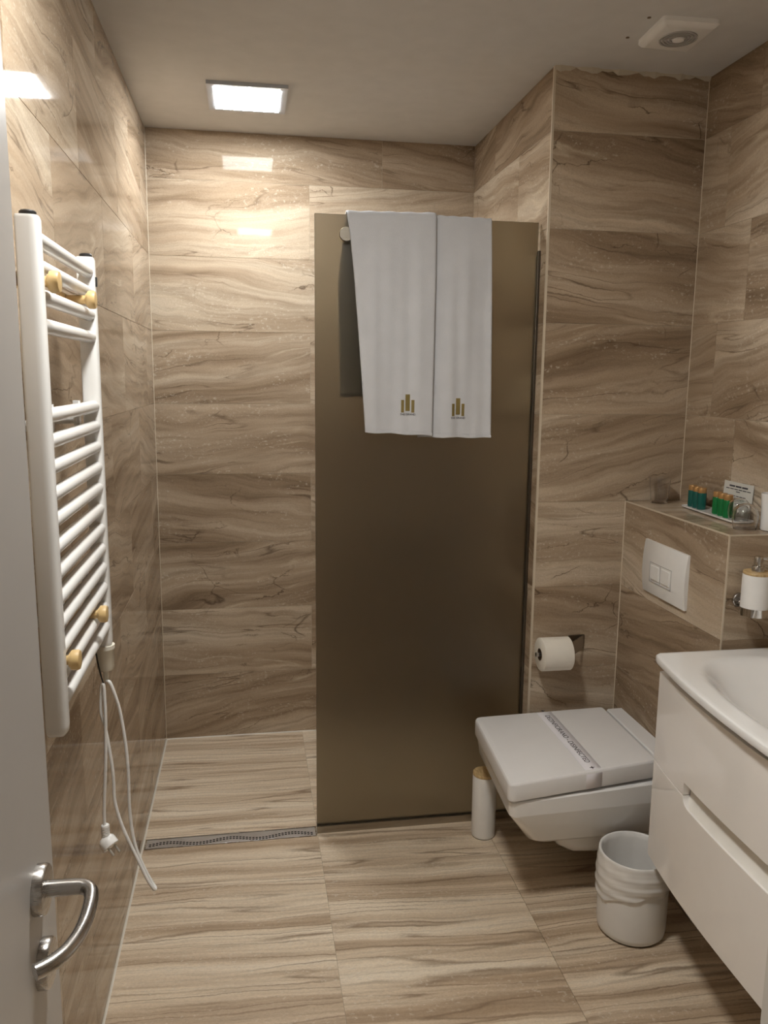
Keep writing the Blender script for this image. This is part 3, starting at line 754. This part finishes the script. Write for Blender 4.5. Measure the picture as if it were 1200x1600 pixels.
# ------------------------------------------------------------------ toilet brush
tb = thing('toilet_brush', 'white toilet brush canister with bamboo lid standing by the screen', 'toilet brush', (1.196, -0.952, 0))
c = (1.196, -0.9525, 0)
obj('canister', lathe(BM(), [(0.038, 0.0), (0.041, 0.003), (0.0425, 0.010), (0.0425, 0.228), (0.0415, 0.231)], c, segs=40), WPLAST, tb, True)
obj('brush_lid', lathe(BM(), [(0.0418, 0.2312), (0.0422, 0.234), (0.0418, 0.240), (0.0405, 0.2415)], c, segs=40), BAMBOO, tb, True)
obj('base_ring', lathe(BM(), [(0.0400, -0.0), (0.0400, 0.0022)], c, segs=32), BLACK, tb)

# ------------------------------------------------------------------ waste bin with liner
wb = thing('waste_bin', 'round white waste bin with a plastic liner beside the vanity', 'bin', (1.492, -1.502, 0))
c = (1.492, -1.502, 0)
obj('bin_body', lathe(BM(), [(0.075, 0.002), (0.090, 0.003), (0.097, 0.010), (0.0995, 0.024), (0.1005, 0.10), (0.1012, 0.246), (0.0985, 0.248), (0.0965, 0.246), (0.095, 0.03), (0.08, 0.012)], c, segs=56), WPLAST, wb, True)
obj('bin_base', lathe(BM(), [(0.088, 0.0), (0.088, 0.004)], c, segs=40), BLACK, wb)
bm = BM(); rings = []; SEG = 96
def bag(a, t):      # t: 0 at the outer hem .. 1 at the rim
    low = 0.145 + 0.022 * math.sin(a * 1 + 2.2) + 0.007 * math.sin(3 * a + 1) + 0.004 * math.sin(7 * a)
    z = low + (0.2515 - low) * t
    fold = (1 - t) ** 0.6 * (0.0017 * math.sin(z * 190 + 3.2 * math.sin(a + 1) + 1.2 * math.sin(2 * a)) + 0.0009 * math.sin(z * 430 + 4 * math.sin(a * 2 + 2))) + 0.0006 * math.sin(a * 13 + z * 60)
    return 0.1065 + 0.0035 * math.sin(math.pi * t) + fold * (0.9 if t < 0.98 else 0.1) - 0.0035 * t, z
for k in range(25):
    t = k / 24
    rings.append([(c[0] + bag(2 * math.pi * i / SEG, t)[0] * math.cos(2 * math.pi * i / SEG), c[1] + bag(2 * math.pi * i / SEG, t)[0] * math.sin(2 * math.pi * i / SEG), bag(2 * math.pi * i / SEG, t)[1]) for i in range(SEG)])
for r_, z in ((0.1005, 0.2535), (0.0955, 0.2505), (0.0935, 0.235), (0.091, 0.19), (0.089, 0.13), (0.085, 0.07), (0.075, 0.035), (0.04, 0.026)):
    rings.append([(c[0] + (r_ + (0.0022 * math.sin(i * 0.9 + z * 50) + 0.002 * math.sin(i * 0.37)) * (0 if z > 0.249 else 1)) * math.cos(2 * math.pi * i / SEG), c[1] + (r_ + (0.0022 * math.sin(i * 0.9 + z * 50)) * (0 if z > 0.249 else 1)) * math.sin(2 * math.pi * i / SEG), z) for i in range(SEG)])
obj('bin_liner', loft(bm, rings, False, True), LINER, wb, True, angle=80)

# ------------------------------------------------------------------ vanity unit and washbasin
YV0, YV1 = -1.586, -2.640
YM = (YV0 + YV1) / 2
def xf(y):
    q = abs((y - YM) / (YV0 - YM)); return 1.447 + 0.037 * q ** 2.6
van = thing('vanity_unit', 'white gloss wall-hung vanity unit with two bowed drawers', 'vanity', (1.66, YM, 0.285))
ys = [YV0 + (YV1 - YV0) * k / 40 for k in range(41)]
XB = W2 - 0.022
for ya, yb in ((YV0 - 0.001, YV0 - 0.018), (YV1 + 0.018, YV1 + 0.001)):
    obj('side_panel', loft(BM(), [[(xf(ya) + 0.0205, ya, z), (XB, ya, z), (XB, yb, z), (xf(yb) + 0.0205, yb, z)] for z in (0.297, 0.842)]), LACQ, van)
inner = [y for y in ys if YV1 + 0.019 < y < YV0 - 0.019]
obj('bottom_panel', loft(BM(), [[(xf(y) + 0.0205, y, z) for y in inner] + [(XB, inner[-1], z), (XB, inner[0], z)] for z in (0.297, 0.313)]), LACQ, van)
GY0, GY1 = -1.786, YV1 + 0.20
def front_panel(stations, th=0.020):
    bm = BM(); rr = []
    for y, a, b in stations:
        rr.append([(xf(y), y, a), (xf(y), y, b), (xf(y) + th, y, b), (xf(y) + th, y, a)])
    return loft(bm, rr)
def zl_top(y): return 0.617 if GY1 < y < GY0 else 0.5825
def zh_low(y):
    if GY1 < y < GY0:
        d = min(GY0 - y, y - GY1); r_ = 0.034
        return 0.558 + (0.0225 - math.sqrt(max(0, 0.0225 ** 2 * (1 - (1 - min(d, r_) / r_) ** 2))) if d < r_ else 0)
    return 0.5805
st = sorted(set(ys + [GY0 + 0.0004, GY0 - 0.0004, GY1 + 0.0004, GY1 - 0.0004]), reverse=True)
obj('drawer_front', front_panel([(y, zl_top(y), 0.836) for y in st]), LACQ, van, bevel=0.0012)
st2 = sorted(set(ys + [GY0 + 0.0002] + [GY0 - 0.034 * (k / 8) ** 2 - 0.0001 for k in range(9)] + [GY1 - 0.0002] + [GY1 + 0.034 * (k / 8) ** 2 + 0.0001 for k in range(9)]), reverse=True)
obj('drawer_front', front_panel([(y, 0.297, zh_low(y)) for y in st2]), LACQ, van, bevel=0.0012)
# sloping grip recess behind the cut-out
bm = BM(); rr = []
for y in [GY0 + (GY1 - GY0) * k / 24 for k in range(25)]:
    x = xf(y); rr.append([(x + 0.003, y, 0.556), (x + 0.010, y, 0.561), (x + 0.0205, y, 0.578), (x + 0.0215, y, 0.635), (x + 0.0218, y, 0.552)])
obj('grip_recess', loft(bm, rr), plain('white grip profile', (0.82, 0.80, 0.75), 0.25), van, True, angle=60)

bas = thing('washbasin', 'white ceramic washbasin top with bowed front on the vanity unit', 'washbasin', (1.66, YM, 0.845))
BY0, BY1 = -1.574, -2.655
BM_ = (BY0 + BY1) / 2
def xl(y):
    q = abs((y - BM_) / (BY0 - BM_)); e = min(abs(y - BY0), abs(y - BY1))
    return 1.419 + 0.050 * q ** 2.1 + 0.012 * max(0, 1 - e / 0.014) ** 2
NY, NX = 96, 40
def bowl_z(x, y):
    dy = abs(y - BM_) / 0.475; dx = abs(x - 1.672) / 0.193
    r = (dy ** 3.2 + dx ** 2.8) ** (1 / 3.0)
    t = max(0.0, min(1.0, (1.0 - r) / 0.70)); s = (1 - (1 - t) ** 2.2) * min(1.0, 0.35 + t * 3.0)
    lip = 0.0
    return 0.885 - 0.105 * s
bm = BM(); inn = 0.005
def gp(i, j):
    y = BY0 - inn + (BY1 - BY0 + 2 * inn) * i / NY
    yy = BY0 + (BY1 - BY0) * i / NY
    x0, x1 = xl(yy) + inn, W2 - 0.0025 - 0.001
    x = x0 + (x1 - x0) * j / NX
    return Vector((x, y, bowl_z(x, y)))
V = [[bm.verts.new(gp(i, j)) for j in range(NX + 1)] for i in range(NY + 1)]
for i in range(NY):
    for j in range(NX): bm.faces.new((V[i][j], V[i][j + 1], V[i + 1][j + 1], V[i + 1][j]))
loop = [V[i][0] for i in range(NY + 1)] + [V[NY][j] for j in range(1, NX + 1)] + [V[i][NX] for i in range(NY - 1, -1, -1)] + [V[0][j] for j in range(NX - 1, 0, -1)]
def outer(v, d, z):
    x, y = v.co.x, v.co.y
    fx = 1 if abs(v.co.x - (W2 - 0.0035)) < 1e-4 else 0
    q = Vector((x, y, z))
    on_front = any(v is V[i][0] for i in (0,)) 
    return q
idx = {v: k for k, v in enumerate(loop)}
def loop_pt(k, d, z):
    v = loop[k]; n_ = len(loop)
    a, b = loop[k - 1].co, loop[(k + 1) % n_].co
    t = Vector((b.x - a.x, b.y - a.y)); t.normalize(); nn = Vector((-t.y, t.x))
    if nn.dot(Vector((1.66 - v.co.x, BM_ - v.co.y))) > 0: nn = -nn
    x = min(v.co.x + nn.x * d, W2 - 0.0025); y = v.co.y + nn.y * d
    return bm.verts.new((x, y, z))
prev = loop
for d, z in ((0.0030, 0.8838), (0.0048, 0.8805), (0.0050, 0.8680), (0.0035, 0.8640), (-0.003, 0.8625), (-0.026, 0.8620), (-0.030, 0.8435)):
    cur = [loop_pt(k, d, z) for k in range(len(loop))]
    for k in range(len(loop)):
        k2 = (k + 1) % len(loop); bm.faces.new((prev[k], prev[k2], cur[k2], cur[k]))
    prev = cur
# bowl underside hidden in the cabinet is left open below the rim
bmesh.ops.recalc_face_normals(bm, faces=bm.faces)
obj('basin', bm, CERAMIC, bas, True, recalc=False, angle=50)

# ------------------------------------------------------------------ soap dispenser in its wall holder
SX, SY = 1.742, -1.600
sh = thing('dispenser_holder', 'chrome wall ring holder carrying the soap dispenser over the basin', 'holder', (SX, YC, 1.0))
obj('wall_disc', lathe(BM(), [(0.020, YC - 0.0003), (0.020, YC - 0.006), (0.018, YC - 0.008)], (1.727, 0, 1.018), 'Y', 28), STEEL, sh, True)
obj('ring_arm', tube(BM(), [(1.727, YC - 0.006, 1.014), (1.730, YC - 0.012, 1.010), (1.735, SY + 0.040, 1.004)], 0.006, 12), STEEL, sh, True)
obj('holder_ring', lathe(BM(), [(0.0370, 0.990), (0.0405, 0.990), (0.0405, 1.012), (0.0388, 1.012), (0.0388, 0.993), (0.030, 0.993), (0.030, 0.990)], (SX, SY, 0), segs=40), CHROME, sh, True)
sd = thing('soap_dispenser', 'white soap dispenser with bamboo collar and chrome pump over the basin', 'soap dispenser', (SX, SY, 0.994))
c = (SX, SY, 0)
obj('bottle_body', lathe(BM(), [(0.0345, 0.9945), (0.0375, 0.997), (0.0380, 1.002), (0.0380, 1.101), (0.0375, 1.103)], c, segs=40), WPLAST, sd, True)
obj('collar', lathe(BM(), [(0.0375, 1.1032), (0.0378, 1.104), (0.0378, 1.109), (0.0370, 1.110)], c, segs=40), BAMBOO, sd, True)
obj('pump', lathe(BM(), [(0.0165, 1.1102), (0.0165, 1.124), (0.0155, 1.126), (0.0125, 1.127), (0.0125, 1.150), (0.0115, 1.152)], c, segs=28), CHROME, sd, True)
obj('spout', tube(BM(), [(SX, SY, 1.146), (SX + 0.015, SY - 0.015, 1.147), (SX + 0.035, SY - 0.032, 1.145)], 0.0045, 12), CHROME, sd, True)

# ------------------------------------------------------------------ things on the ledge
def tumbler(name, label, cx, cy, z, r0, r1, h, flip=False):
    t_ = 0.0018
    prof = [(r0 * 0.6, 0.0), (r0, 0.001), (r0 + (r1 - r0) * 0.3, h * 0.3), (r1, h), (r1 - t_, h), (r0 + (r1 - r0) * 0.3 - t_, h * 0.3), (r0 - t_, 0.007), (r0 * 0.5, 0.006)]
    if flip: prof = [(r, h - q) for r, q in prof]
    prof = [(r, z + q) for r, q in prof]
    o = obj(name, lathe(BM(), prof, (cx, cy, 0), segs=36), CLEAR, None, True, angle=60)
    return tag(o, label, 'glass', 'clear drinking glasses on the ledge')
LZ = LEDGE + 0.0004
TZ = LZ
def bulb_glass(name, label, cx, cy, z, k=1.0):
    # upside-down stemless glass: narrow rim down, rounded base up
    prof = [(0.0335, 0.0), (0.036, 0.012), (0.0385, 0.030), (0.038, 0.048), (0.033, 0.064), (0.022, 0.076), (0.008, 0.080)]
    inner = [(r - 0.0018, max(0.0, h - 0.003)) for r, h in prof]
    full = [(r * k, z + h * k) for r, h in inner[::-1]] + [(r * k, z + h * k) for r, h in prof]
    o = obj(name, lathe(BM(), full, (cx, cy, 0), segs=36), CLEAR, None, True, angle=60)
    return tag(o, label, 'glass', 'clear drinking glasses on the ledge')
tumbler('drinking_glass', 'clear drinking glass in the far corner of the ledge, left of teal bottles', 1.778, -0.975, LZ, 0.027, 0.036, 0.088)
tray = thing('amenity_tray', 'narrow white ceramic tray with green toiletry bottles on the ledge', 'tray', (1.842, -1.22, LZ))
TXc = [(1.806, -1.072), (1.880, -1.060), (1.878, -1.385), (1.793, -1.392)]
pl = roundpoly(TXc, [0.006, 0.006, 0.02, 0.024], 5)
obj('tray_dish', loft(BM(), [[(p.x, p.y, LZ) for p in inset(pl, 0.008)], [(p.x, p.y, LZ + 0.004) for p in inset(pl, 0.001)], [(p.x, p.y, LZ + 0.0095) for p in pl], [(p.x, p.y, LZ + 0.0095) for p in inset(pl, 0.003)], [(p.x, p.y, LZ + 0.0065) for p in inset(pl, 0.006)]]), CERAMIC, tray, True, angle=45)
TZ = LZ + 0.0067
def bottle(x, y, mat, label):
    t_ = thing('toiletry_bottle', label, 'bottle', (x, y, TZ), 'small toiletry bottles on the tray')
    obj('bottle_body', lathe(BM(), [(0.0125, TZ), (0.0140, TZ + 0.002), (0.0142, TZ + 0.005), (0.0142, TZ + 0.052), (0.0135, TZ + 0.0535)], (x, y, 0), segs=24), mat, t_, True)
    obj('bottle_cap', lathe(BM(), [(0.0130, TZ + 0.0537), (0.0132, TZ + 0.0545), (0.0132, TZ + 0.0685), (0.0125, TZ + 0.070)], (x, y, 0), segs=24), GOLDCAP, t_, True)
    return t_
pos = ['leftmost', 'middle', 'rightmost']
proto = bottle(1.8330, -1.0930, TEAL, 'leftmost of the three teal gold-capped bottles on the white tray')
for k, (x, y) in enumerate(((1.8310, -1.1240), (1.8290, -1.1555)), 1):
    copy_tree(proto, (x, y, TZ), '%s of the three teal gold-capped bottles on the white tray' % pos[k])
proto = bottle(1.8290, -1.2440, GREEN, 'leftmost of the three green copper-capped bottles on the white tray')
for k, (x, y) in enumerate(((1.8260, -1.2780), (1.8230, -1.3120)), 1):
    copy_tree(proto, (x, y, TZ), '%s of the three green copper-capped bottles on the white tray' % pos[k])

card = thing('notice_card', 'small printed white card leaning on the right wall behind the bottles', 'card', (1.884, -1.262, LZ + 0.010))
cz0, cz1, ca, cb = LZ + 0.010, 1.306, -1.184, -1.338
bm = BM()
loft(bm, [[(1.8815, ca, cz0), (1.8815, cb, cz0), (1.8822, cb, cz0), (1.8822, ca, cz0)], [(1.8875, ca, cz1), (1.8875, cb, cz1), (1.8882, cb, cz1), (1.8882, ca, cz1)]])
obj('card_sheet', bm, plain('white card', (0.72, 0.72, 0.68), 0.6), card)
bm = BM(); rnd = random.Random(5)
def cx_(z): return 1.8815 + 0.006 * (z - cz0) / (cz1 - cz0) - 0.0004
def bar_on_card(z, h_, y0, y1):
    loft(bm, [[(cx_(zz), y0, zz), (cx_(zz), y1, zz), (cx_(zz) + 0.0005, y1, zz), (cx_(zz) + 0.0005, y0, zz)] for zz in (z, z + h_)])
mid = (ca + cb) / 2
for z, h_, half, gapn in ((1.2905, 0.0050, 0.050, 3), (1.2825, 0.0026, 0.066, 6), (1.2755, 0.0026, 0.012, 1), (1.262, 0.0022, 0.045, 5), (1.256, 0.0022, 0.035, 4), (1.245, 0.0026, 0.020, 2)):
    y = mid + half
    step = 2 * half / gapn
    for k in range(gapn):
        bar_on_card(z, h_, y - 0.002, y - step + 0.002); y -= step
loft(bm, [[(cx_(1.222 + q) , mid + w, 1.222 + q), (cx_(1.222 + q), mid - w, 1.222 + q), (cx_(1.222 + q) + 0.0005, mid - w, 1.222 + q), (cx_(1.222 + q) + 0.0005, mid + w, 1.222 + q)] for q, w in ((0, 0.002), (0.004, 0.006), (0.008, 0.0045), (0.013, 0.001))])
obj('card_print', bm, INK, card)

bulb_glass('drinking_glass', 'upturned clear glass nearest the front corner of the ledge', 1.786, -1.458, LZ, 0.92)
bulb_glass('drinking_glass', 'upturned clear glass on the tray in front of the white card', 1.835, -1.350, TZ, 0.82)
cup = obj('bathroom_tumbler', lathe(BM(), [(0.020, LZ), (0.029, LZ + 0.001), (0.031, LZ + 0.006), (0.0295, LZ + 0.03), (0.0300, LZ + 0.06), (0.0335, LZ + 0.105), (0.0315, LZ + 0.105), (0.028, LZ + 0.06), (0.0275, LZ + 0.01), (0.015, LZ + 0.006)], (1.850, -1.487, 0), segs=40), CERAMIC, None, True, angle=60)
tag(cup, 'waisted white tumbler at the right end of the ledge against the wall', 'tumbler')
